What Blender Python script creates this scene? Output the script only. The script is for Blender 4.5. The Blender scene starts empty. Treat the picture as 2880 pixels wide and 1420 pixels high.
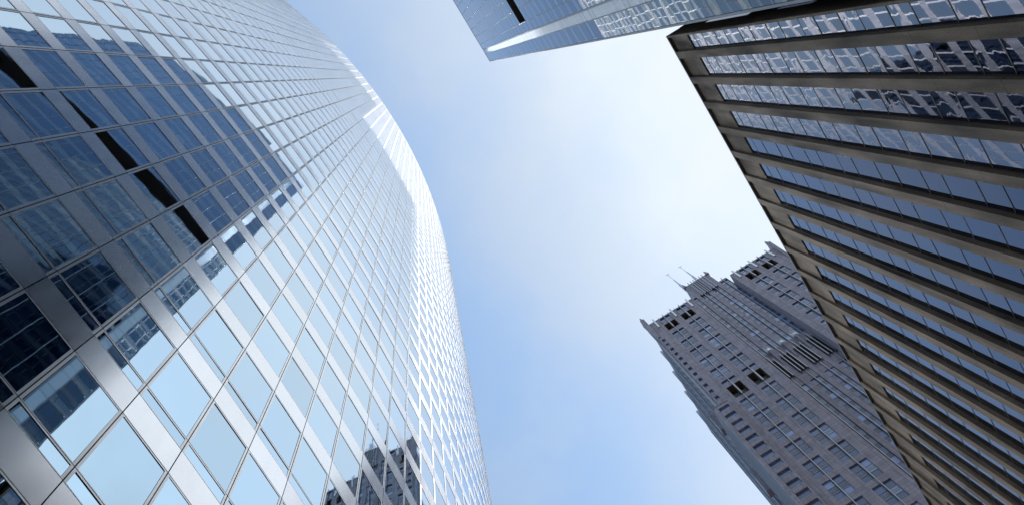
import bpy, math, random
from mathutils import Vector, Matrix
random.seed(7)
R = math.radians
SC = bpy.context.scene
COL = SC.collection

# ------------------------------------------------------------------ camera
cam = bpy.data.cameras.new('camera')
cam.lens = 37.5; cam.sensor_width = 36.0; cam.sensor_fit = 'HORIZONTAL'
cam.clip_start = 0.1; cam.clip_end = 6000
camo = bpy.data.objects.new('camera', cam); COL.objects.link(camo)
F_PX, CX, CY, ZX, ZY = 3000.0, 1440.0, 710.0, 1172.0, 213.0     # zenith of the street in the picture
up = Vector((ZX - CX, ZY - CY, F_PX)).normalized()
fwd = Vector((0, 0, 1)); head = (fwd - fwd.dot(up) * up).normalized()
rgt = head.cross(up)
camo.matrix_world = Matrix(((rgt.x, -rgt.y, -rgt.z, 0), (head.x, -head.y, -head.z, 0), (up.x, -up.y, -up.z, 0), (0, 0, 0, 1)))
SC.camera = camo
GROUND = -1.6                                                    # eye height above the pavement

def project(p):
    q = Vector((rgt.x * p[0] + head.x * p[1] + up.x * p[2], rgt.y * p[0] + head.y * p[1] + up.y * p[2], rgt.z * p[0] + head.z * p[1] + up.z * p[2]))
    if q.z <= 0.01: return None
    return (CX + F_PX * q.x / q.z, CY + F_PX * q.y / q.z)

def seen_area(quad):
    "area in the photograph of a world-space quad, 0 when its middle is out of frame"
    pts = [project(p) for p in quad]
    if any(p is None for p in pts): return 0
    mx = sum(p[0] for p in pts) / len(pts); my = sum(p[1] for p in pts) / len(pts)
    if not (-30 < mx < 2910 and -30 < my < 1450): return 0
    return abs(sum(pts[i][0] * pts[(i + 1) % len(pts)][1] - pts[(i + 1) % len(pts)][0] * pts[i][1] for i in range(len(pts)))) / 2

# ------------------------------------------------------------------ sky and sun
SUN_EL, SUN_AZ = 43.0, math.atan2(0.135, 0.991)                  # azimuth measured from +X towards +Y
sun_dir = Vector((math.cos(R(SUN_EL)) * math.cos(SUN_AZ), math.cos(R(SUN_EL)) * math.sin(SUN_AZ), math.sin(R(SUN_EL))))
w = bpy.data.worlds.new('World'); SC.world = w; w.use_nodes = True
nt = w.node_tree; nt.nodes.clear()
def N(tree, t, **k):
    n = tree.nodes.new(t)
    for a, b in k.items(): setattr(n, a, b)
    return n
out = N(nt, 'ShaderNodeOutputWorld'); bg = N(nt, 'ShaderNodeBackground')
sky = N(nt, 'ShaderNodeTexSky', sky_type='NISHITA', sun_disc=False)
sky.sun_elevation = R(SUN_EL); sky.sun_rotation = math.pi / 2 - SUN_AZ
sky.air_density = 1.0; sky.dust_density = 1.5; sky.ozone_density = 1.0
tc = N(nt, 'ShaderNodeTexCoord')
mp = N(nt, 'ShaderNodeMapping'); mp.inputs['Scale'].default_value = (1.6, 1.6, 1.0); mp.inputs['Rotation'].default_value = (0, 0, 0.6)
nz = N(nt, 'ShaderNodeTexNoise'); nz.inputs['Scale'].default_value = 4.2; nz.inputs['Detail'].default_value = 7; nz.inputs['Roughness'].default_value = 0.55
dot = N(nt, 'ShaderNodeVectorMath', operation='DOT_PRODUCT'); dot.inputs[1].default_value = (1.0, -0.15, 0.0)
mr = N(nt, 'ShaderNodeMapRange', interpolation_type='SMOOTHSTEP')
mr.inputs['From Min'].default_value = -0.14; mr.inputs['From Max'].default_value = 0.19
mn = N(nt, 'ShaderNodeMapRange', interpolation_type='SMOOTHSTEP')
mn.inputs['From Min'].default_value = 0.36; mn.inputs['From Max'].default_value = 0.68
ad = N(nt, 'ShaderNodeMath', operation='MULTIPLY_ADD'); ad.inputs[1].default_value = 0.22; ad.use_clamp = True
sc2 = N(nt, 'ShaderNodeMath', operation='MULTIPLY_ADD'); sc2.inputs[1].default_value = 0.70; sc2.inputs[2].default_value = 0.06; sc2.use_clamp = False; sc2.use_clamp = True
mx = N(nt, 'ShaderNodeMix', data_type='RGBA'); bw = N(nt, 'ShaderNodeRGBToBW'); mnv = N(nt, 'ShaderNodeMath', operation='MINIMUM'); mnv.inputs[1].default_value = 2.1; hue = N(nt, 'ShaderNodeVectorMath', operation='MULTIPLY'); hue.inputs[1].default_value = (0.91, 1.01, 0.97); cl = N(nt, 'ShaderNodeVectorMath', operation='SCALE'); cl.inputs[0].default_value = (1.25, 1.35, 1.44)
L = nt.links.new
L(tc.outputs['Generated'], mp.inputs['Vector']); L(mp.outputs['Vector'], nz.inputs['Vector'])
L(tc.outputs['Generated'], dot.inputs[0]); L(dot.outputs['Value'], mr.inputs['Value'])
L(nz.outputs['Fac'], mn.inputs['Value'])
L(mr.outputs['Result'], sc2.inputs[0])
L(mn.outputs['Result'], ad.inputs[0]); L(sc2.outputs['Value'], ad.inputs[2])
L(ad.outputs['Value'], mx.inputs['Factor']); L(sky.outputs['Color'], hue.inputs[0]); L(hue.outputs['Vector'], mx.inputs['A'])
L(sky.outputs['Color'], bw.inputs['Color']); L(bw.outputs['Val'], mnv.inputs[0]); L(mnv.outputs['Value'], cl.inputs['Scale']); L(cl.outputs['Vector'], mx.inputs['B'])
L(mx.outputs['Result'], bg.inputs['Color']); bg.inputs['Strength'].default_value = 0.12
L(bg.outputs['Background'], out.inputs['Surface'])

sl = bpy.data.lights.new('sun', 'SUN'); sl.energy = 3.2; sl.angle = R(0.5); sl.color = (1.0, 0.95, 0.88)
so = bpy.data.objects.new('sun', sl); COL.objects.link(so)
so.rotation_euler = (-sun_dir).to_track_quat('-Z', 'Y').to_euler(); so.location = sun_dir * 500

SC.view_settings.view_transform = 'Standard'; SC.view_settings.look = 'None'
SC.view_settings.exposure = 1.5; SC.view_settings.gamma = 1.0
SC.cycles.use_denoising = True
SC.cycles.max_bounces = 10; SC.cycles.glossy_bounces = 8; SC.cycles.diffuse_bounces = 4
SC.cycles.caustics_reflective = True; SC.cycles.blur_glossy = 0.32; SC.cycles.sample_clamp_indirect = 30.0

# ------------------------------------------------------------------ materials
def mat(name):
    m = bpy.data.materials.new(name); m.use_nodes = True
    t = m.node_tree; b = t.nodes['Principled BSDF']
    return m, t, b
def plain(name, c, rough=0.6, metal=0.0):
    m, t, b = mat(name); b.inputs['Base Color'].default_value = (*c, 1)
    b.inputs['Roughness'].default_value = rough; b.inputs['Metallic'].default_value = metal
    tcn = N(t, 'ShaderNodeTexCoord'); nn = N(t, 'ShaderNodeTexNoise'); nn.inputs['Scale'].default_value = 3.0; nn.inputs['Detail'].default_value = 6
    hs = N(t, 'ShaderNodeHueSaturation'); hs.inputs['Color'].default_value = (*c, 1)
    mm = N(t, 'ShaderNodeMapRange'); mm.inputs['To Min'].default_value = 0.86; mm.inputs['To Max'].default_value = 1.14
    t.links.new(tcn.outputs['Object'], nn.inputs['Vector']); t.links.new(nn.outputs['Fac'], mm.inputs['Value'])
    t.links.new(mm.outputs['Result'], hs.inputs['Value']); t.links.new(hs.outputs['Color'], b.inputs['Base Color'])
    return m
def vary(t, sock, col, lo, hi, blind=None, share=0.0):
    "sheet-to-sheet differences: each face carries its own tone; a share of the panes has a pale blind drawn behind it"
    a = N(t, 'ShaderNodeAttribute', attribute_name='tone', attribute_type='GEOMETRY')
    r = N(t, 'ShaderNodeMapRange'); r.inputs['To Min'].default_value = lo; r.inputs['To Max'].default_value = hi
    v = N(t, 'ShaderNodeVectorMath', operation='SCALE'); v.inputs[0].default_value = col
    t.links.new(a.outputs['Fac'], r.inputs['Value']); t.links.new(r.outputs['Result'], v.inputs['Scale'])
    if blind:
        g = N(t, 'ShaderNodeMath', operation='GREATER_THAN'); g.inputs[1].default_value = 1 - share; t.links.new(a.outputs['Fac'], g.inputs[0])
        m = N(t, 'ShaderNodeMix', data_type='RGBA'); m.inputs['B'].default_value = (*blind, 1)
        t.links.new(g.outputs[0], m.inputs['Factor']); t.links.new(v.outputs['Vector'], m.inputs['A']); t.links.new(m.outputs['Result'], sock)
    else: t.links.new(v.outputs['Vector'], sock)
def mirror_glass(name, tint, rough, bump, scale, stretch=(1, 1, 1), edge=(1, 1, 1)):
    "coated curtain-wall glass: a tinted mirror whose sheets are never quite flat"
    m, t, b = mat(name)
    b.inputs['Base Color'].default_value = (*tint, 1); b.inputs['Metallic'].default_value = 1.0
    b.inputs['Roughness'].default_value = rough
    b.inputs['Specular Tint'].default_value = (*edge, 1); vary(t, b.inputs['Base Color'], tint, 0.90, 1.06)
    tcn = N(t, 'ShaderNodeTexCoord'); mpn = N(t, 'ShaderNodeMapping'); mpn.inputs['Scale'].default_value = stretch
    nn = N(t, 'ShaderNodeTexNoise'); nn.inputs['Scale'].default_value = scale; nn.inputs['Detail'].default_value = 1.5
    bp = N(t, 'ShaderNodeBump'); bp.inputs['Strength'].default_value = 1.0; bp.inputs['Distance'].default_value = bump
    t.links.new(tcn.outputs['Object'], mpn.inputs['Vector']); t.links.new(mpn.outputs['Vector'], nn.inputs['Vector'])
    t.links.new(nn.outputs['Fac'], bp.inputs['Height']); t.links.new(bp.outputs['Normal'], b.inputs['Normal'])
    return m
def window_glass(name, body, ior, rough, bump, scale, stretch=(1, 1, 1), tint=(1, 1, 1)):
    "uncoated dark glazing: weak reflection face on, strong at a grazing angle"
    m, t, b = mat(name)
    b.inputs['Base Color'].default_value = (*body, 1); b.inputs['Roughness'].default_value = rough
    vary(t, b.inputs['Base Color'], body, 0.75, 1.3, tuple(min(1, c * 2.2 + 0.05) for c in body), 0.14)
    b.inputs['IOR'].default_value = ior; b.inputs['Specular Tint'].default_value = (*tint, 1)
    tcn = N(t, 'ShaderNodeTexCoord'); mpn = N(t, 'ShaderNodeMapping'); mpn.inputs['Scale'].default_value = stretch
    nn = N(t, 'ShaderNodeTexNoise'); nn.inputs['Scale'].default_value = scale; nn.inputs['Detail'].default_value = 1.5
    bp = N(t, 'ShaderNodeBump'); bp.inputs['Strength'].default_value = 1.0; bp.inputs['Distance'].default_value = bump
    t.links.new(tcn.outputs['Object'], mpn.inputs['Vector']); t.links.new(mpn.outputs['Vector'], nn.inputs['Vector'])
    t.links.new(nn.outputs['Fac'], bp.inputs['Height']); t.links.new(bp.outputs['Normal'], b.inputs['Normal'])
    return m
def steel(name, c, rough, bump=0.004, metal=1.0):
    m, t, b = mat(name); b.inputs['Base Color'].default_value = (*c, 1); b.inputs['Metallic'].default_value = metal
    tcn = N(t, 'ShaderNodeTexCoord'); nn = N(t, 'ShaderNodeTexNoise'); nn.inputs['Scale'].default_value = 0.9; nn.inputs['Detail'].default_value = 3
    mm = N(t, 'ShaderNodeMapRange'); mm.inputs['To Min'].default_value = rough * 0.75; mm.inputs['To Max'].default_value = rough * 1.3; vary(t, b.inputs['Base Color'], c, 0.93, 1.03)
    ms = N(t, 'ShaderNodeMapping'); ms.inputs['Scale'].default_value = (3.0, 3.0, 0.5)
    bp = N(t, 'ShaderNodeBump'); bp.inputs['Distance'].default_value = bump; bp.inputs['Strength'].default_value = 1.0
    n2 = N(t, 'ShaderNodeTexNoise'); n2.inputs['Scale'].default_value = 0.7; n2.inputs['Detail'].default_value = 0.5
    t.links.new(tcn.outputs['Object'], ms.inputs['Vector']); t.links.new(ms.outputs['Vector'], nn.inputs['Vector']); t.links.new(nn.outputs['Fac'], mm.inputs['Value']); t.links.new(mm.outputs['Result'], b.inputs['Roughness'])
    t.links.new(tcn.outputs['Object'], n2.inputs['Vector']); t.links.new(n2.outputs['Fac'], bp.inputs['Height']); t.links.new(bp.outputs['Normal'], b.inputs['Normal'])
    return m
def granite(name, c1, c2, rowh, z0, jw, vw=0.0, v0=0.0, rough=0.6, stain_sunpatch=0.35, grain=30.0, rowshade=0.0, jdark=0.45):
    "speckled stone slabs with fine joints every rowh up the wall and every vw along it (object space)"
    m, t, b = mat(name); b.inputs['Roughness'].default_value = rough; b.inputs['Specular IOR Level'].default_value = 0.12
    tcn = N(t, 'ShaderNodeTexCoord'); sp = N(t, 'ShaderNodeSeparateXYZ'); t.links.new(tcn.outputs['Object'], sp.inputs['Vector'])
    n1 = N(t, 'ShaderNodeTexNoise'); n1.inputs['Scale'].default_value = grain; n1.inputs['Detail'].default_value = 3; n1.inputs['Roughness'].default_value = 0.7
    mr1 = N(t, 'ShaderNodeMapRange'); mr1.inputs['From Min'].default_value = 0.35; mr1.inputs['From Max'].default_value = 0.65
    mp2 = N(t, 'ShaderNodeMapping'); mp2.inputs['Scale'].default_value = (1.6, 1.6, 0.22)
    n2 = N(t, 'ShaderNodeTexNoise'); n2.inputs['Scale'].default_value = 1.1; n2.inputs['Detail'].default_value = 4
    mr2 = N(t, 'ShaderNodeMapRange'); mr2.inputs['From Min'].default_value = 0.3; mr2.inputs['From Max'].default_value = 0.7; mr2.inputs['To Min'].default_value = 1 - stain_sunpatch; mr2.inputs['To Max'].default_value = 1 + stain_sunpatch * 0.6
    cm = N(t, 'ShaderNodeMix', data_type='RGBA'); cm.inputs['A'].default_value = (*c1, 1); cm.inputs['B'].default_value = (*c2, 1)
    t.links.new(tcn.outputs['Object'], n1.inputs['Vector']); t.links.new(n1.outputs['Fac'], mr1.inputs['Value']); t.links.new(mr1.outputs['Result'], cm.inputs['Factor'])
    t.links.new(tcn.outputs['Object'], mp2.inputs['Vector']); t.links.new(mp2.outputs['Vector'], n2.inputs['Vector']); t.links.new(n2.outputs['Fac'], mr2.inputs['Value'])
    def joint(sock, pitch, off, wd):
        a = N(t, 'ShaderNodeMath', operation='SUBTRACT'); a.inputs[1].default_value = off; t.links.new(sock, a.inputs[0])
        d = N(t, 'ShaderNodeMath', operation='DIVIDE'); d.inputs[1].default_value = pitch; t.links.new(a.outputs[0], d.inputs[0])
        f = N(t, 'ShaderNodeMath', operation='FRACT'); t.links.new(d.outputs[0], f.inputs[0])
        g = N(t, 'ShaderNodeMath', operation='GREATER_THAN'); g.inputs[1].default_value = wd / pitch; t.links.new(f.outputs[0], g.inputs[0])
        fl = N(t, 'ShaderNodeMath', operation='FLOOR'); t.links.new(d.outputs[0], fl.inputs[0])
        return g.outputs[0], fl.outputs[0]
    jz, fz = joint(sp.outputs['Z'], rowh, z0, jw); k = jz; fx = None
    if vw:
        jx, fx = joint(sp.outputs['X'], vw, v0, jw)
        mn_ = N(t, 'ShaderNodeMath', operation='MINIMUM'); t.links.new(jz, mn_.inputs[0]); t.links.new(jx, mn_.inputs[1]); k = mn_.outputs[0]
    mj = N(t, 'ShaderNodeMapRange'); mj.inputs['To Min'].default_value = jdark; mj.inputs['To Max'].default_value = 1.0; t.links.new(k, mj.inputs['Value'])
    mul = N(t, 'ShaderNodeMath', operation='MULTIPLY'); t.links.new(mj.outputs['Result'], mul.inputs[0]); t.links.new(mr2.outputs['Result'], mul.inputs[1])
    last = mul.outputs[0]
    if rowshade:                                                   # slabs are cut from different blocks
        cb = N(t, 'ShaderNodeCombineXYZ'); t.links.new(fz, cb.inputs[2])
        if fx is not None: t.links.new(fx, cb.inputs[0])
        wn = N(t, 'ShaderNodeTexWhiteNoise', noise_dimensions='3D'); t.links.new(cb.outputs[0], wn.inputs['Vector'])
        mw = N(t, 'ShaderNodeMapRange'); mw.inputs['To Min'].default_value = 1 - rowshade; mw.inputs['To Max'].default_value = 1 + rowshade; t.links.new(wn.outputs['Value'], mw.inputs['Value'])
        m2 = N(t, 'ShaderNodeMath', operation='MULTIPLY'); t.links.new(last, m2.inputs[0]); t.links.new(mw.outputs['Result'], m2.inputs[1]); last = m2.outputs[0]
    vm = N(t, 'ShaderNodeVectorMath', operation='SCALE'); t.links.new(cm.outputs['Result'], vm.inputs[0]); t.links.new(last, vm.inputs['Scale'])
    t.links.new(vm.outputs['Vector'], b.inputs['Base Color'])
    return m

M = {}
M['glass_curved'] = mirror_glass('glass_curved', (0.455, 0.635, 0.78), 0.015, 0.0014, 1.0, (1, 1, 0.8))
M['steel'] = steel('brushed_steel', (0.96, 0.955, 0.965), 0.19, 0.003, 0.92)
M['frame_steel'] = steel('frame_steel', (0.93, 0.92, 0.92), 0.30, 0.0, 0.90)
M['gasket'] = plain('gasket', (0.022, 0.017, 0.016), 0.7)
M['glass_bronze'] = mirror_glass('glass_bronze', (0.11, 0.12, 0.165), 0.015, 0.0016, 0.8, (1, 1, 1), (0.96, 0.97, 1.0))
M['glass_spandrel'] = mirror_glass('glass_spandrel', (0.12, 0.13, 0.175), 0.015, 0.0028, 1.2, (1, 1, 1), (0.96, 0.97, 1.0))
M['granite_brown'] = granite('granite_brown', (0.092, 0.062, 0.044), (0.195, 0.140, 0.102), 3.8, 31.04, 0.03, rough=0.7, grain=22, stain_sunpatch=0.62, rowshade=0.10)  # weathering streaks, strengthened to paint bounced sun patches into the stone colour
M['bronze'] = plain('bronze_metal', (0.045, 0.036, 0.032), 0.42, 0.6)
M['coping'] = plain('coping_metal', (0.09, 0.075, 0.065), 0.45, 0.3)
M['glass_blue'] = mirror_glass('glass_blue', (0.035, 0.042, 0.060), 0.015, 0.002, 0.8, (1, 1, 0.5), (0.74, 0.82, 0.93))
M['glass_blue_pale'] = mirror_glass('glass_blue_pale', (0.07, 0.08, 0.10), 0.02, 0.003, 1.0, (1, 1, 0.6), (0.92, 0.96, 1.0))
M['panel_silver'] = steel('panel_silver', (0.54, 0.58, 0.63), 0.42)
M['dark_void'] = plain('dark_void', (0.012, 0.011, 0.010), 0.9)
M['granite_grey'] = granite('granite_grey', (0.200, 0.182, 0.222), (0.325, 0.298, 0.355), 1.0, 0.1, 0.05, 1.6, 0.35, rough=0.6, stain_sunpatch=0.2, grain=9, rowshade=0.12, jdark=0.40)
M['glass_tower'] = window_glass('glass_tower', (0.062, 0.095, 0.20), 1.55, 0.04, 0.006, 0.8, (1, 1, 1), (0.70, 0.82, 1.0))
M['glass_tower_dark'] = window_glass('glass_tower_dark', (0.030, 0.042, 0.085), 1.45, 0.08, 0.006, 0.8, (1, 1, 1), (0.7, 0.8, 1.0))
M['spandrel_metal'] = window_glass('spandrel_glass', (0.075, 0.10, 0.17), 1.5, 0.10, 0.003, 0.8, (1, 1, 1), (0.75, 0.85, 1.0))
M['fin_metal'] = steel('fin_metal', (0.34, 0.34, 0.37), 0.42, 0.0)
M['frame_grey'] = plain('frame_grey', (0.20, 0.21, 0.24), 0.45, 0.5)
M['louvre_brown'] = plain('louvre_brown', (0.09, 0.07, 0.055), 0.7)
M['lantern_metal'] = steel('lantern_metal', (0.62, 0.64, 0.68), 0.4)
M['asphalt'] = plain('asphalt', (0.05, 0.05, 0.052), 0.85)
M['concrete'] = plain('concrete', (0.32, 0.31, 0.29), 0.8)

# ------------------------------------------------------------------ mesh helpers
class MB:
    "collects faces and links them as ONE mesh object"
    def __init__(s): s.v = []; s.f = []; s.m = []
    def quad(s, a, b, c, d, m=0):
        n = len(s.v); s.v += [tuple(a), tuple(b), tuple(c), tuple(d)]; s.f.append((n, n + 1, n + 2, n + 3)); s.m.append(m)
    def poly(s, pts, m=0):
        n = len(s.v); s.v += [tuple(p) for p in pts]; s.f.append(tuple(range(n, n + len(pts)))); s.m.append(m)
    def box(s, x0, x1, y0, y1, z0, z1, m=0):
        n = len(s.v)
        s.v += [(x0, y0, z0), (x1, y0, z0), (x1, y1, z0), (x0, y1, z0), (x0, y0, z1), (x1, y0, z1), (x1, y1, z1), (x0, y1, z1)]
        for f in ((3, 2, 1, 0), (4, 5, 6, 7), (0, 1, 5, 4), (1, 2, 6, 5), (2, 3, 7, 6), (3, 0, 4, 7)):
            s.f.append(tuple(n + i for i in f)); s.m.append(m)
    def prism(s, base, top, m=0):
        "two matching rings of points joined and capped"
        k = len(base); n = len(s.v); s.v += [tuple(p) for p in base] + [tuple(p) for p in top]
        for i in range(k):
            j = (i + 1) % k; s.f.append((n + i, n + j, n + k + j, n + k + i)); s.m.append(m)
        s.f.append(tuple(n + i for i in reversed(range(k)))); s.m.append(m)
        s.f.append(tuple(n + k + i for i in range(k))); s.m.append(m)
    def tube(s, x, y, z0, z1, r0, r1, k=8, m=0):
        ring = lambda z, r: [(x + r * math.cos(2 * math.pi * i / k), y + r * math.sin(2 * math.pi * i / k), z) for i in range(k)]
        s.prism(ring(z0, r0), ring(z1, r1), m)
    def build(s, name, mats, parent=None):
        me = bpy.data.meshes.new(name); me.from_pydata(s.v, [], s.f)
        for m in (mats if isinstance(mats, (list, tuple)) else [mats]): me.materials.append(M[m])
        me.polygons.foreach_set('material_index', s.m)
        at = me.attributes.new('tone', 'FLOAT', 'FACE'); at.data.foreach_set('value', [random.random() for _ in s.f]); me.update()
        o = bpy.data.objects.new(name, me); COL.objects.link(o)
        if parent: o.parent = parent
        return o
def thing(name, label, cat, loc=(0, 0, 0), rz=0.0):
    o = bpy.data.objects.new(name, None); COL.objects.link(o); o.location = loc; o.rotation_euler = (0, 0, rz)
    o['label'] = label; o['category'] = cat
    return o

# ------------------------------------------------------------------ ground
g = MB(); g.quad((-1500, -1500, GROUND - 0.15), (1500, -1500, GROUND - 0.15), (1500, 1500, GROUND - 0.15), (-1500, 1500, GROUND - 0.15))
o = g.build('ground', 'asphalt'); o['kind'] = 'structure'
g = MB(); g.box(6.0, 13.6, -300, 70, GROUND - 0.3, GROUND); o = g.build('pavement', 'concrete'); o['kind'] = 'structure'
g = MB(); g.box(-60.0, -3.5, -300, 120, GROUND - 0.3, GROUND); o = g.build('pavement', 'concrete'); o['kind'] = 'structure'

# ================================================================== 1. the curved steel-and-glass tower
CA = (-86.804, 9.812); RA = 79.092
TH0, DT = R(-6.05), R(1.064)
BAY = 2 * RA * math.tan(DT / 2)
I0, I1 = -38, 24
ROOF_A = 205.4
heads = [20.24 - 4.75 * k for k in (4, 3, 2, 1)] + [20.24, 24.99, 29.74]
while heads[-1] + 4.13 < ROOF_A - 1.0: heads.append(heads[-1] + 4.13)
root = thing('curved_tower', 'tall curved office tower of steel bands and mirror glass filling the left of the view', 'skyscraper')
def frame_a(i):
    a = TH0 + (i + 0.5) * DT; n = Vector((math.cos(a), math.sin(a), 0)); t = Vector((-math.sin(a), math.cos(a), 0))
    c = Vector((CA[0], CA[1], 0)) + n * RA * math.cos(DT / 2)
    return lambda u, o_, z: c + t * u + n * o_ + Vector((0, 0, z))
H = BAY / 2; GAP = 0.012; REC = 0.011; BACK = -0.05
def window_a(P, z0, z1, fr, pane, fm, gm, pm):
    "frame ring with dark reveals into fr, the glass sheet into pane"
    a, b = -H + GAP, H - GAP; s, top, bot = 0.058, 0.062, 0.028
    c0, c1, d0, d1 = a + s, b - s, z0 + bot, z1 - top
    fr.quad(P(a, 0, z0), P(c0, 0, z0), P(c0, 0, z1), P(a, 0, z1), fm)
    fr.quad(P(c1, 0, z0), P(b, 0, z0), P(b, 0, z1), P(c1, 0, z1), fm)
    fr.quad(P(c0, 0, z0), P(c1, 0, z0), P(c1, 0, d0), P(c0, 0, d0), fm)
    fr.quad(P(c0, 0, d1), P(c1, 0, d1), P(c1, 0, z1), P(c0, 0, z1), fm)
    fr.quad(P(c0, 0, d0), P(c0, -REC, d0), P(c0, -REC, d1), P(c0, 0, d1), gm)
    fr.quad(P(c1, -REC, d0), P(c1, 0, d0), P(c1, 0, d1), P(c1, -REC, d1), gm)
    fr.quad(P(c0, -REC, d1), P(c1, -REC, d1), P(c1, 0, d1), P(c0, 0, d1), gm)
    fr.quad(P(c0, 0, d0), P(c1, 0, d0), P(c1, -REC, d0), P(c0, -REC, d0), gm)
    fr.quad(P(a, 0, z1), P(b, 0, z1), P(b, BACK, z1), P(a, BACK, z1), gm)
    fr.quad(P(a, BACK, z0), P(b, BACK, z0), P(b, 0, z0), P(a, 0, z0), gm)
    tu, tz = random.gauss(0, 0.0016), random.gauss(0, 0.0022)
    pane.quad(P(c0, -REC - tu - tz, d0), P(c1, -REC + tu - tz, d0), P(c1, -REC + tu + tz, d1), P(c0, -REC - tu + tz, d1), pm)
cells = []
for i in range(I0, I1):
    P = frame_a(i)
    for k, zh in enumerate(heads[:-1]):
        z0 = zh + 1.23; z1 = heads[k + 1] - 0.018
        tall = heads[k + 1] - zh > 4.5
        spans = [(z0 + 0.012, z0 + 0.60), (z0 + 0.625, z1)] if tall else [(z0 + 0.012, z1)]
        for (a, b) in spans:
            cells.append((seen_area([P(-H, 0, a), P(H, 0, a), P(H, 0, b), P(-H, 0, b)]), i, a, b))
cells.sort(key=lambda c: -c[0])
for ar, i, a, b in cells[:100]:
    fr, pn = MB(), MB(); window_a(frame_a(i), a, b, fr, pn, 0, 1, 0)
    fo = fr.build('window', ['frame_steel', 'gasket'], root); pn.build('pane', 'glass_curved', fo)
rest = MB()
for ar, i, a, b in cells[100:]: window_a(frame_a(i), a, b, rest, rest, 0, 1, 2)
o = rest.build('window', ['frame_steel', 'gasket', 'glass_curved'], root); o['kind'] = 'stuff'
for k, zh in enumerate(heads):
    sp = MB(); zt = zh + 1.23 if k < len(heads) - 1 else ROOF_A
    for i in range(I0, I1):
        P = frame_a(i); a, b = -H + GAP, H - GAP; z0, z1 = zh + 0.008, zt - 0.004
        q = random.gauss(0, 0.0015); q2 = random.gauss(0, 0.0015)
        sp.quad(P(a, q, z0), P(b, q2, z0), P(b, -q, z1), P(a, -q2, z1), 0)
        sp.quad(P(a, BACK, z0), P(b, BACK, z0), P(b, q2, z0), P(a, q, z0), 1)
        sp.quad(P(a, -q2, z1), P(b, -q, z1), P(b, BACK, z1), P(a, BACK, z1), 1)
        sp.quad(P(a, BACK, z0), P(a, q, z0), P(a, -q2, z1), P(a, BACK, z1), 1)
        sp.quad(P(b, q2, z0), P(b, BACK, z0), P(b, BACK, z1), P(b, -q, z1), 1)
    sp.build('spandrel_band', ['steel', 'gasket'], root)
for i in range(I0, I1 + 1):
    P = frame_a(i); mb = MB(); u = -H
    a, b = u - 0.006, u + 0.006
    for (p, q) in (((a, BACK), (a, -0.02)), ((a, -0.02), (b, -0.02)), ((b, -0.02), (b, BACK))):
        mb.quad(P(p[0], p[1], GROUND), P(q[0], q[1], GROUND), P(q[0], q[1], ROOF_A), P(p[0], p[1], ROOF_A))
    mb.build('mullion', 'gasket', root)
bk = MB(); rim = []
for i in range(I0, I1):
    P = frame_a(i); bk.quad(P(-H, BACK, GROUND), P(H, BACK, GROUND), P(H, BACK, ROOF_A - 0.1), P(-H, BACK, ROOF_A - 0.1))
    rim.append(P(-H, BACK - 0.02, ROOF_A - 0.1))
rim.append(frame_a(I1 - 1)(H, BACK - 0.02, ROOF_A - 0.1))
bk.build('wall', 'gasket', root)
cp = MB()
for i in range(I0, I1):
    P = frame_a(i)
    for (p, q) in (((0.02, 0.0), (0.02, 0.35)), ((0.02, 0.35), (-0.4, 0.35)), ((-0.4, 0.35), (-0.4, 0.0)), ((-0.4, 0.0), (0.02, 0.0))):
        cp.quad(P(-H, p[0], ROOF_A + p[1]), P(H, p[0], ROOF_A + p[1]), P(H, q[0], ROOF_A + q[1]), P(-H, q[0], ROOF_A + q[1]))
cp.build('roof_coping', 'steel', root)
back = [rim[-1], rim[-1] + Vector((-30, -1, 0)), rim[0] + Vector((-12, 4, 0)), rim[0]]
rw = MB()
for a, b in zip(back[:-1], back[1:]):
    rw.quad((a.x, a.y, GROUND), (b.x, b.y, GROUND), (b.x, b.y, ROOF_A), (a.x, a.y, ROOF_A))
rw.build('rear_wall', 'steel', root)
rf = MB(); rf.poly([tuple(p) for p in rim] + [tuple(p) for p in back[1:3]]); rf.build('roof', 'concrete', root)

# ================================================================== 2. the brown granite block on the right
ANG = math.atan2(0.99832, 0.05801)                               # the street's direction
root = thing('granite_block', 'dark brown granite office block with close vertical piers at the right edge', 'office building', (13.041, -0.758, 0), ANG)
TOP_B = 60.0; SILL = 56.25; GD = -0.215; PD = -0.165
P0, PITCH, OPEN = 6.855, 1.6175, 1.20
NB = 34
piers = [(6.43, P0)] + [(P0 + PITCH * k + OPEN, P0 + PITCH * (k + 1)) for k in range(NB)]
opens = [(5.52, 6.43)] + [(P0 + PITCH * k, P0 + PITCH * k + OPEN) for k in range(NB)]
END_B = piers[-1][1] + 0.5
piers[-1] = (piers[-1][0], END_B)
for a, b in [(5.405, 5.52)] + piers:
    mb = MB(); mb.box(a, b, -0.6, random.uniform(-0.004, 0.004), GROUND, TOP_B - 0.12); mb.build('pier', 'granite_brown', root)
for a, b in opens:
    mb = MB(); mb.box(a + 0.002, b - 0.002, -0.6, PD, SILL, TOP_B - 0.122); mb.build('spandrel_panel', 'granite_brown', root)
levels = []
z = 30.59 - 3.83 * 8
while z < SILL:
    for q in (z, z + 1.60):
        if GROUND + 0.2 < q < SILL - 0.1: levels.append(q)
    z += 3.83
levels = sorted(levels)
spans = list(zip([GROUND] + levels, levels + [SILL]))
TB = Matrix.Translation((13.041, -0.758, 0)) @ Matrix.Rotation(ANG, 4, 'Z')
cells = []
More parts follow.
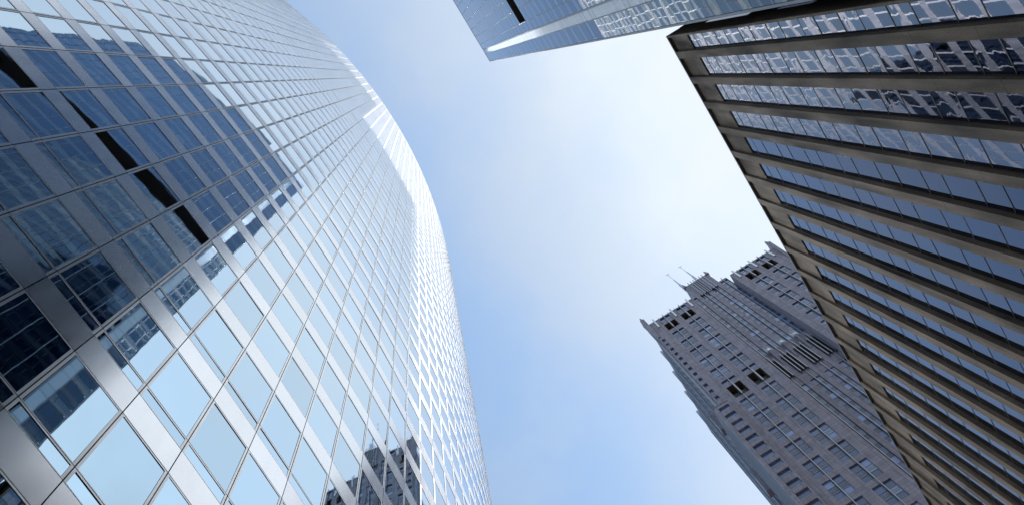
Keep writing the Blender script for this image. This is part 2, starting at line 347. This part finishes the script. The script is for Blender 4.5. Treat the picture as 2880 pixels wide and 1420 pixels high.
for a, b in opens:
    fr = MB()                                                     # thin bronze frame and its bars
    fr.box(a - 0.01, a + 0.022, GD - 0.05, GD + 0.02, GROUND, SILL - 0.003); fr.box(b - 0.022, b + 0.01, GD - 0.05, GD + 0.02, GROUND, SILL - 0.003)
    fr.box(a + 0.022, b - 0.022, GD - 0.05, GD + 0.02, SILL - 0.06, SILL - 0.003)
    for q in levels:
        fr.box(a + 0.022, b - 0.022, GD - 0.05, GD + 0.012, q - 0.03, q + 0.03)
    fr.build('window_frame', 'bronze', root)
    for (p, q) in spans:
        cells.append((seen_area([TB @ Vector((a, GD, p)), TB @ Vector((b, GD, p)), TB @ Vector((b, GD, q)), TB @ Vector((a, GD, q))]), a, b, p, q))
cells.sort(key=lambda c: -c[0])
def pane_b(mb, a, b, p, q, m=0):
    t1, t2 = random.gauss(0, 0.0015), random.gauss(0, 0.002)
    mb.quad((a + 0.008, GD + t1 - t2, p), (b - 0.008, GD - t1 - t2, p), (b - 0.008, GD - t1 + t2, q), (a + 0.008, GD + t1 + t2, q), m)
for ar, a, b, p, q in cells[:100]:
    mb = MB(); pane_b(mb, a, b, p, q); mb.build('window', 'glass_spandrel' if q - p < 2.0 else 'glass_bronze', root)
mb = MB()
for ar, a, b, p, q in cells[100:]: pane_b(mb, a, b, p, q, 1 if q - p < 2.0 else 0)
o = mb.build('window', ['glass_bronze', 'glass_spandrel'], root); o['kind'] = 'stuff'
mb = MB(); mb.box(5.40, END_B, -0.9, 0.012, TOP_B - 0.12, TOP_B + 0.06); mb.box(5.38, 6.1, -24.0, -0.9, TOP_B - 0.12, TOP_B + 0.06); mb.build('coping', 'coping', root)
mb = MB(); mb.box(5.53, END_B - 0.1, -24, -0.62, GROUND, TOP_B - 0.3); mb.build('wall', 'dark_void', root)
# the short return wall towards the gap, with the same piers
mb = MB()
y = -0.6
while y > -23.5:
    mb.box(5.405, 5.53, y - 0.42, y, GROUND, TOP_B - 0.122); y -= PITCH
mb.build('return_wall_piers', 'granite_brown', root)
mb = MB(); mb.quad((5.525, -24, GROUND), (5.525, -0.61, GROUND), (5.525, -0.61, SILL), (5.525, -24, SILL)); mb.build('return_wall_glazing', 'glass_bronze', root)

# ================================================================== 3. the blue mirror-glass tower at the top
OC = (13.145, 4.098)
root = thing('mirror_glass_tower', 'blue mirror glass tower with a black mechanical slot at the top centre', 'skyscraper', (OC[0], OC[1], 0), ANG)
TC = Matrix.Translation((OC[0], OC[1], 0)) @ Matrix.Rotation(ANG, 4, 'Z')
TOP_C, FLC, JC = 200.0, 4.149, 94.0
LEFT_C = -43.4; DEPTH_C = -31.5
edges = [-0.10, -1.65, -2.52, -3.62]
while edges[-1] - 1.56 > LEFT_C + 0.5: edges.append(edges[-1] - 1.56)
edges.append(LEFT_C)
zs = []
z = JC
while z - FLC > GROUND: z -= FLC
while z < TOP_C: zs.append(z); z += FLC
zrows = []
for a, b in zip([GROUND] + zs, zs + [TOP_C]):
    if b - a > 3.0: zrows += [(a, b - 1.42, 0), (b - 1.42, b, 1)]
    else: zrows += [(a, b, 0)]
SLOT = (115.2, 121.5); SLOT_R, SLOT_L = -3.72, -37.6
cells = []
for j, (b, a) in enumerate(zip(edges[:-1], edges[1:])):
    for (p, q, kind) in zrows:
        mats = 1 if kind else 0
        if j == 1:
            mats = 2
        if a < SLOT_R - 0.1 and b > SLOT_L + 0.1 and q > SLOT[0] and p < SLOT[1]:
            if p < SLOT[0] - 0.3: q = SLOT[0]
            elif q > SLOT[1] + 0.3: p = SLOT[1]
            else: continue
        cells.append((seen_area([TC @ Vector((a, 0, p)), TC @ Vector((b, 0, p)), TC @ Vector((b, 0, q)), TC @ Vector((a, 0, q))]) * (0 if mats == 2 else 1), a, b, p, q, mats))
def pane_c(mb, a, b, p, q, m):
    t1, t2 = random.gauss(0, 0.0018), random.gauss(0, 0.003)
    y0 = 0.0 if m != 2 else 0.012
    mb.quad((a + 0.02, y0 + t1 - t2, p + 0.022), (b - 0.02, y0 - t1 - t2, p + 0.022), (b - 0.02, y0 - t1 + t2, q - 0.022), (a + 0.02, y0 + t1 + t2, q - 0.022), m)
cells.sort(key=lambda c: -c[0])
GM = ['glass_blue', 'glass_blue_pale', 'panel_silver']
for c in cells[:100]:
    mb = MB(); pane_c(mb, c[1], c[2], c[3], c[4], 0); mb.build('window', GM[c[5]], root)
mb = MB(); mc = MB()
for c in cells[100:]: pane_c(mc if c[5] == 2 else mb, *c[1:])
o = mb.build('window', GM, root); o['kind'] = 'stuff'
mc.build('metal_cladding', GM, root)
for j, s in enumerate(edges):
    wd = 0.07 if s == -2.52 else 0.034
    mb = MB()
    if s < SLOT_R - 0.1 and s > SLOT_L + 0.1:
        mb.box(s - wd, s + wd, -0.06, 0.02, GROUND, SLOT[0]); mb.box(s - wd, s + wd, -0.06, 0.02, SLOT[1], TOP_C)
    else: mb.box(s - wd, s + wd, -0.06, 0.05 if wd > 0.03 else 0.02, GROUND, TOP_C)
    mb.build('mullion', 'frame_grey', root)
mb = MB(); mb.box(-0.098, 0.0, -0.3, 0.02, GROUND, TOP_C + 0.05); mb.build('corner_trim', 'frame_grey', root)
mb = MB()
mb.box(LEFT_C, -0.24, -3.0, -0.07, GROUND, SLOT[0]); mb.box(LEFT_C, -0.24, -3.0, -0.07, SLOT[1], TOP_C - 0.05)
mb.box(SLOT_R, -0.24, -3.0, -0.07, SLOT[0], SLOT[1]); mb.box(LEFT_C, SLOT_L, -3.0, -0.07, SLOT[0], SLOT[1])
mb.build('wall', 'gasket', root)
mb = MB(); mb.quad((SLOT_L, -2.6, SLOT[0]), (SLOT_R, -2.6, SLOT[0]), (SLOT_R, -2.6, SLOT[1]), (SLOT_L, -2.6, SLOT[1]))
zz = SLOT[0] + 0.3
while zz < SLOT[1]: mb.box(SLOT_L, SLOT_R, -2.6, -2.3, zz, zz + 0.12); zz += 0.45
mb.build('louvre', 'dark_void', root)
mb = MB(); mb.box(SLOT_R - 0.002, SLOT_R + 0.08, -1.0, 0.03, SLOT[0], SLOT[1]); mb.build('slot_jamb', 'panel_silver', root)
mb = MB(); mb.box(LEFT_C, -0.02, DEPTH_C, -3.0, GROUND, TOP_C - 0.05); mb.build('end_walls', 'glass_blue', root)
mb = MB(); mb.box(-38.0, -12.6, -28.0, -4.0, TOP_C, 236.0); mb.build('penthouse', 'frame_grey', root)
mb = MB(); mb.box(LEFT_C - 0.02, -0.01, -3.2, 0.03, TOP_C, TOP_C + 0.3); mb.build('roof_coping', 'frame_grey', root)

# ---- the far skyscraper beyond the granite block: out of sight from here, but its shadow falls on the curved tower
root = thing('distant_skyscraper', 'very tall dark set-back skyscraper rising far off, beyond the brown granite block', 'skyscraper', (192.5, 18.0, 0), ANG)
mb = MB(); mb.box(-16, 23.5, -40, 0, GROUND, 322.5); mb.box(-16, 23.5, -60, -40.01, GROUND, 270); mb.box(-40, -16.01, -50, -2, GROUND, 250); mb.build('wall', 'glass_tower_dark', root)
for k in range(12):
    mb = MB(); mb.box(-15.8 + 3.5 * k, -15.2 + 3.5 * k, 0.002, 0.4, GROUND, 322.0); mb.build('mullion', 'bronze', root)
for (a, b) in ((100, 106), (200, 206), (300, 306)):
    mb = MB(); mb.box(-15.9, 23.4, 0.41, 0.6, a, b); mb.build('louvre', 'dark_void', root)

# ================================================================== 4. the stepped granite tower with spires
ED = (0.9983, -0.058)
root = thing('stepped_tower', 'grey granite stepped tower with twin white rooftop spires behind the brown block', 'skyscraper', (0.045, 79.69, 0), math.atan2(ED[1], ED[0]))
TD = Matrix.Translation((0.045, 79.69, 0)) @ Matrix.Rotation(math.atan2(ED[1], ED[0]), 4, 'Z')
MIDS = 38.43; mir = lambda s: 2 * MIDS - s
PAR = 248.5; Z0 = GROUND
def both(f, *a):
    f(*a, lambda x0, x1: (x0, x1)); f(*a, lambda x0, x1: (mir(x1), mir(x0)))
TH = 0.55
wall = {0: MB(), 1: MB()}
LB = 184.0                                                       # the corner bays below here
dwin = []                                                        # (area, kind, x0, x1, y, z0, z1)
def add_win(kind, x0, x1, y, z0, z1):
    dwin.append((seen_area([TD @ Vector((x0, y, z0)), TD @ Vector((x1, y, z0)), TD @ Vector((x1, y, z1)), TD @ Vector((x0, y, z1))]), kind, x0, x1, y, z0, z1))
for side in (0, 1):
    f = (lambda a, b: (a, b)) if side == 0 else (lambda a, b: (mir(b), mir(a)))
    wl = wall[side]
    for a, b in ((20.40, 20.62), (21.42, 23.50), (26.45, 28.05), (31.0, 32.95)):
        wl.box(*f(a, b), 0, TH, Z0, PAR - (0.9 if b < 32 else 0))
    # corner windows every 4 m
    z = 233.9
    zprev = PAR - 0.9
    while z > LB - 1:
        wl.box(*f(20.62, 21.42), 0.001, TH, z, zprev); add_win('edge', *f(20.62, 21.42), 0.33, z - 2.0, z); zprev = z - 2.0; z -= 4.0
    wl.box(*f(20.62, 21.42), 0.001, TH, Z0, zprev)
    for (a, b) in ((23.50, 26.45), (28.05, 31.0)):
        x0, x1 = f(a, b); mid = (a + b) / 2
        # crown band, mechanical squares
        wl.box(x0, x1, 0.001, TH, 242.3, 243.3); wl.box(x0, x1, 0.001, TH, 234.1, 237.1)
        wl.box(x0, x1, 0.001, TH, 247.6, PAR - 0.9)
        add_win('crown', x0, x1, 0.22, 243.3, 247.6)
        z = 234.1
        while z > 195:
            add_win('group', x0, x1, 0.24, z - 6, z); wl.box(x0, x1, 0.001, TH, z - 8, z - 6); z -= 8
        add_win('half', x0, x1, 0.24, 192.1, 194.1); wl.box(x0, x1, 0.001, TH, 190.5, 192.1)
        wl.box(x0, x1, 0.001, TH, 182.2, 184.2)
        z = 182.2
        while z > 20:
            add_win('group', x0, x1, 0.24, z - 6, z); wl.box(x0, x1, 0.001, TH, z - 8, z - 6); z -= 8
        wl.box(x0, x1, 0.001, TH, Z0, z)
for side in (0, 1): wall[side].build('wall', 'granite_grey', root)
# mechanical openings
def mech(x0, x1, z0, z1, grille):
    mb = MB(); mb.box(x0, x1, 1.5, 1.7, z0, z1, 1)
    mb.box(x0, x1, 0.02, 1.5, z1 - 0.02, z1 + 0.0, 2); mb.box(x0, x1, 0.02, 1.5, z0, z0 + 0.02, 0)
    mb.box(x0, x0 + 0.02, 0.02, 1.5, z0, z1, 2); mb.box(x1 - 0.02, x1, 0.02, 1.5, z0, z1, 2)
    if grille:
        for t in (0.25, 0.5, 0.75): mb.box(x0 + (x1 - x0) * t - 0.04, x0 + (x1 - x0) * t + 0.04, 0.9, 1.0, z0, z0 + 3.6, 3)
        for t in (1.2, 2.4, 3.6): mb.box(x0, x1, 0.9, 1.0, z0 + t - 0.04, z0 + t + 0.04, 3)
    return mb.build('mechanical_opening', ['granite_grey', 'dark_void', 'louvre_brown', 'frame_grey'], root)
for side in (0, 1):
    f = (lambda a, b: (a, b)) if side == 0 else (lambda a, b: (mir(b), mir(a)))
    for (a, b) in ((23.50, 26.45), (28.05, 31.0)):
        m_ = (a + b) / 2
        for (p, q) in ((a + 0.004, m_ - 0.004), (m_ + 0.004, b - 0.004)):
            mech(*f(p, q), 237.1, 242.3, False); mech(*f(p, q), 184.2, 190.5, True)
        x0, x1 = f(m_ - 0.07, m_ + 0.07)
        mb = MB(); mb.box(x0, x1, -0.28, 0.40, Z0, PAR + 0.9); mb.box(x0 - 0.06, x1 + 0.06, -0.42, -0.28, 236.9, 242.5); mb.box(x0 - 0.06, x1 + 0.06, -0.42, -0.28, 183.9, 190.8)
        mb.build('fin', 'fin_metal', root)
        for s in (a + 0.15, b - 0.15):
            x0, x1 = f(s - 0.05, s + 0.05); mb = MB(); mb.box(x0, x1, -0.16, 0.22, 243.4, PAR + 0.5); mb.build('fin', 'fin_metal', root)
    for s in (22.4, 27.25, 31.8):
        x0, x1 = f(s - 0.20, s + 0.20); mb = MB()
        mb.box(x0, x1, -0.28, -0.004, 242.5, PAR + 1.0); mb.prism([(x0, -0.28, PAR + 1.0), (x1, -0.28, PAR + 1.0), (x1, 0, PAR + 1.0), (x0, 0, PAR + 1.0)], [(x0 + .12, -0.2, PAR + 2.0), (x1 - .12, -0.2, PAR + 2.0), (x1 - .12, -0.1, PAR + 2.0), (x0 + .12, -0.1, PAR + 2.0)])
        mb.build('parapet_pier', 'lantern_metal', root)
    x0, x1 = f(20.4, 32.95)
    mb = MB(); mb.box(x0, x1, -0.05, 0.6, PAR - 0.898, PAR); mb.build('parapet', 'granite_grey', root)
    # corner pylon that flares outwards at the top
    x0, x1 = f(19.75, 20.75); b0, b1 = f(20.38, 20.95)
    mb = MB(); mb.prism([(b0, -0.25, 236), (b1, -0.25, 236), (b1, 1.6, 236), (b0, 1.6, 236)], [(x0, -0.75, 252.5), (x1, -0.75, 252.5), (x1, 1.2, 252.5), (x0, 1.2, 252.5)])
    mb.prism([(x0 + .1, -0.65, 252.5), (x1 - .2, -0.65, 252.5), (x1 - .2, 0.6, 252.5), (x0 + .1, 0.6, 252.5)], [(x0 + .35, -0.5, 255.2), (x1 - .5, -0.5, 255.2), (x1 - .5, 0.0, 255.2), (x0 + .35, 0.0, 255.2)])
    mb.build('corner_pylon', 'granite_grey', root)
    # lower corner bay, wider than the shaft above
    mb = MB(); x0, x1 = f(18.85, 21.9)
    yb = -0.55
    mb.box(*f(18.85, 19.55), yb, 7.0, Z0, LB); mb.box(*f(21.62, 21.9), yb, -0.003, Z0, LB)
    z = LB - 1.2; zp = LB
    while z > 30:
        mb.box(*f(19.55, 21.62), yb + 0.001, -0.002, z, zp); add_win('edge', *f(19.55, 21.62), yb + 0.32, z - 2.2, z); zp = z - 2.2; z -= 4.0
    mb.box(*f(19.55, 21.62), yb + 0.001, -0.002, Z0, zp); mb.box(x0 - 0.05, x1 + 0.05, yb - 0.08, 7.05, LB, LB + 0.35)
    mb.box(*f(19.55, 20.39), -0.002, 7.0, Z0, LB)
    mb.build('corner_bay', 'granite_grey', root)
    rb = MB(); y = 0.4
    while y < 6.8: rb.box(*f(18.62, 18.845), y, y + 0.16, Z0, LB - 1); y += 0.9
    rb.build('flank_ribs', 'fin_metal', root)
    # the flank: close ribs seen at a grazing angle
    rib = MB()
    y = 1.2; n = 0
    while y < 30:
        big = n % 4 == 0; wd = 0.42 if big else 0.2; pr = 0.5 if big else 0.22
        x0, x1 = f(20.4 - pr, 20.39); rib.box(x0, x1, y, y + wd, Z0, PAR - (0 if big else 5)); y += 1.5; n += 1
    rib.build('flank_ribs', 'fin_metal', root)
    fl = MB(); x0, x1 = f(20.402, 20.7); fl.box(x0, x1, TH, 31, Z0, PAR - 1)
    z = 232.0
    while z > 30:
        x0, x1 = f(20.3, 20.401); fl.box(x0, x1, 0.7, 30.5, z, z + 1.7); z -= 4.0
    fl.build('flank_wall', 'granite_grey', root)
    for (yy, zt) in ((9.0, 205.0), (15.0, 186.0), (21.0, 168.0)):
        x0, x1 = f(19.0, 20.39); mb = MB(); mb.box(x0, x1, yy, yy + 1.6, zt - 9, zt)
        mb.prism([(x0, yy, zt), (x1, yy, zt), (x1, yy + 1.6, zt), (x0, yy + 1.6, zt)], [(x0 + .3, yy + .4, zt + 2.2), (x1 - .3, yy + .4, zt + 2.2), (x1 - .3, yy + 1.2, zt + 2.2), (x0 + .3, yy + 1.2, zt + 2.2)])
        mb.build('flank_turret', 'granite_grey', root)
# recessed centre: four glazed strips between granite piers
CY_ = 2.3; TOPC = 256.0; TWR = 267.0
strips = [MIDS - 4.5, MIDS - 1.5, MIDS + 1.5, MIDS + 4.5]
bounds = [32.96] + [x for s in strips for x in (s - 1.0, s + 1.0)] + [43.90]
cw = MB()
for a, b in zip(bounds[0::2], bounds[1::2]):
    inner = 35.0 < (a + b) / 2 < 42.0
    cw.box(a, b, CY_, CY_ + 0.6, Z0, TOPC)
LZ0, LZ1 = 184.5, 195.5
for s in strips:
    cw.box(s - 1, s + 1, CY_ + 0.001, CY_ + 0.6, TOPC - 1.2, TOPC)
    z = TOPC - 1.2
    while z > 20:
        lo = z - 4.0
        for (x0, x1) in ((s - 1.0, s - 0.06), (s + 0.06, s + 1.0)):
            if not (z > LZ0 and lo < LZ1): add_win('strip', x0, x1, CY_ + 0.28, lo, z)
        z = lo
    fm = MB(); fm.box(s - 0.06, s + 0.06, CY_ - 0.18, CY_ + 0.3, Z0, TOPC + 1.4); fm.build('fin', 'fin_metal', root)
    lv = MB(); zb, zt_ = LZ0 - 3, LZ1 + 4.5
    lv.box(s - 1, s + 1, CY_ + 0.29, CY_ + 0.5, LZ0 - 5, LZ1 + 5, 0)
    for q in (-0.72, 0.0, 0.72): lv.box(s + q - 0.08, s + q + 0.08, CY_ - 0.5, CY_ + 0.28, LZ0 - 0.8, LZ1 - (0 if q else -2), 1)
    lv.box(s - 1, s + 1, CY_ + 0.15, CY_ + 0.285, LZ0 - 5, LZ0, 2); lv.box(s - 1, s + 1, CY_ + 0.15, CY_ + 0.285, LZ1, LZ1 + 5, 2)
    lv.build('louvre', ['dark_void', 'fin_metal', 'granite_grey'], root)
cw.build('centre_wall', 'granite_grey', root)
sd = MB(); sd.box(32.40, 32.95, TH, CY_ + 0.4, Z0, PAR); sd.box(mir(32.95), mir(32.40), TH, CY_ + 0.4, Z0, PAR); sd.build('wing_return', 'granite_grey', root)
for s in (MIDS - 3, MIDS, MIDS + 3):                              # lanterns on brackets
    lm = MB()
    lm.tube(s, CY_ - 0.55, 197.6, 198.8, 0.12, 0.42, 8, 1); lm.tube(s, CY_ - 0.55, 198.8, 199.9, 0.42, 0.42, 8); lm.tube(s, CY_ - 0.55, 199.9, 200.8, 0.42, 0.10, 8)
    for q in range(7):
        aa = 2 * math.pi * q / 7; lm.tube(s + 0.52 * math.cos(aa), CY_ - 0.6 + 0.35 * math.sin(aa), 198.9, 201.8, 0.06, 0.03, 6)
    lm.prism([(s - .15, CY_ - .1, 191), (s + .15, CY_ - .1, 191), (s + .15, CY_ - 0.004, 191), (s - .15, CY_ - 0.004, 191)], [(s - .15, CY_ - .9, 198.2), (s + .15, CY_ - .9, 198.2), (s + .15, CY_ - 0.004, 198.2), (s - .15, CY_ - 0.004, 198.2)], 1)
    lm.build('lantern', ['lantern_metal', 'granite_grey'], root)
tw = MB(); tw.box(35.0, 41.86, CY_ + 0.02, 12.0, TOPC - 0.001, TWR)
tw.build('penthouse', 'granite_grey', root)
for s in (36.4, 37.2, 37.9, 38.43, 38.96, 39.66, 40.46):
    mb = MB(); mb.box(s - 0.07, s + 0.07, CY_ - 0.35, CY_ + 0.015, 252.5, TWR + 1.0); mb.build('fin', 'fin_metal', root)
mb = MB()
for (a, b) in ((36.0, 37.6), (39.26, 40.86)):
    mb.box(a, b, CY_ - 0.05, CY_ + 0.018, 254.0, TWR - 1.5)
mb.build('penthouse_glazing', 'glass_tower_dark', root)
for s in (35.1, 41.76):
    mb = MB(); mb.prism([(s - .45, CY_ - .3, TWR - 1), (s + .45, CY_ - .3, TWR - 1), (s + .45, CY_ + .6, TWR - 1), (s - .45, CY_ + .6, TWR - 1)], [(s - .06, CY_, TWR + 3.2), (s + .06, CY_, TWR + 3.2), (s + .06, CY_ + .12, TWR + 3.2), (s - .06, CY_ + .12, TWR + 3.2)])
    mb.build('pinnacle', 'granite_grey', root)
for s in (36.3, 40.56):
    mb = MB(); y = 6.2
    mb.tube(s, y, 256, 284, 0.62, 0.40, 10); mb.tube(s, y, 284, 291, 0.26, 0.18, 8); mb.tube(s, y, 291, 299.4, 0.12, 0.07, 6)
    for k in range(4):
        a = k * math.pi / 2 + .4; mb.prism([(s + .55 * math.cos(a + t), y + .55 * math.sin(a + t), 256) for t in (-.2, .2)] + [(s + 1.2 * math.cos(a + t), y + 1.2 * math.sin(a + t), 256) for t in (.1, -.1)],
                 [(s + .40 * math.cos(a + t), y + .40 * math.sin(a + t), 276) for t in (-.2, .2)] + [(s + .44 * math.cos(a + t), y + .44 * math.sin(a + t), 276) for t in (.1, -.1)])
    mb.box(s - 0.55, s + 0.55, y - 0.04, y + 0.04, 299.1, 299.25); mb.box(s - 0.3, s + 0.3, y - 0.04, y + 0.04, 298.0, 298.1)
    mb.build('spire', 'lantern_metal', root)
# windows
DM = ['glass_tower', 'spandrel_metal', 'frame_grey', 'glass_tower_dark']
def win_d(mb, kind, x0, x1, y, z0, z1):
    fr = 0.05
    if kind == 'edge':
        mb.quad((x0, y, z0), (x1, y, z0), (x1, y, z1), (x0, y, z1), 0)
        mb.box(x0, x1, y - 0.06, y - 0.002, z0, z0 + fr, 2)
    elif kind in ('group', 'half', 'crown'):
        rows = {'group': [(0, 1 / 3, 0), (1 / 3, 2 / 3, 1), (2 / 3, 1, 0)], 'half': [(0, 1, 0)], 'crown': [(0, .5, 0), (.5, 1, 0)]}[kind]
        m_ = (x0 + x1) / 2; h = z1 - z0
        for (a, b) in ((x0, m_ - 0.12), (m_ + 0.12, x1)):
            for (p, q, k) in rows:
                t = random.gauss(0, 0.002); zz0, zz1 = z0 + p * h + 0.02, z0 + q * h - 0.02
                mb.quad((a + .02, y - t, zz0), (b - .02, y + t, zz0), (b - .02, y + t, zz1), (a + .02, y - t, zz1), k)
                if k == 1:                                         # paired square vents in the dark panel
                    w_ = (b - a)
                    for c in (0.30, 0.70):
                        cx = a + w_ * c; e = 0.22; cz = (zz0 + zz1) / 2
                        for (u0, u1, v0, v1) in ((-e, e, -e - .06, -e), (-e, e, e, e + .06), (-e - .06, -e, -e - .06, e + .06), (e, e + .06, -e - .06, e + .06)):
                            mb.box(cx + u0, cx + u1, y - 0.03, y - 0.012, cz + v0, cz + v1, 2)
            for (p, q, k) in rows[1:]: mb.box(a, b, y - 0.05, y - 0.011, z0 + p * h - 0.035, z0 + p * h + 0.035, 2)
            mb.box(b - .04, b, y - 0.05, y - 0.012, z0, z1, 2)
    else:
        zm = (z0 + z1) / 2 - 0.2; t = random.gauss(0, 0.002)
        mb.quad((x0 + .02, y - t, z0 + .02), (x1 - .02, y + t, z0 + .02), (x1 - .02, y + t, zm), (x0 + .02, y - t, zm), 3)
        mb.quad((x0 + .02, y - t, zm + .03), (x1 - .02, y + t, zm + .03), (x1 - .02, y + t, z1), (x0 + .02, y - t, z1), 0)
        mb.box(x0, x1, y - 0.04, y - 0.011, zm - 0.02, zm + 0.05, 2)
dwin.sort(key=lambda c: -c[0])
for c in dwin[:100]:
    mb = MB(); win_d(mb, *c[1:]); mb.build('window', DM, root)
mb = MB()
for c in dwin[100:]: win_d(mb, *c[1:])
o = mb.build('window', DM, root); o['kind'] = 'stuff'
core = MB(); core.box(20.72, mir(20.72), CY_ + 0.62, 31, Z0, PAR - 1.0); core.box(20.72, 32.4, TH + 0.02, CY_ + 0.62, Z0, 183.0); core.box(20.72, 32.4, TH + 1.2, CY_ + 0.62, 183.0, PAR - 2)
core.box(mir(32.4), mir(20.72), TH + 0.02, CY_ + 0.62, Z0, 183.0); core.box(mir(32.4), mir(20.72), TH + 1.2, CY_ + 0.62, 183.0, PAR - 2); core.box(33.0, 43.9, CY_ + 0.62, 14, PAR - 1.0, TOPC - 0.3)
core.build('core_wall', 'granite_grey', root)
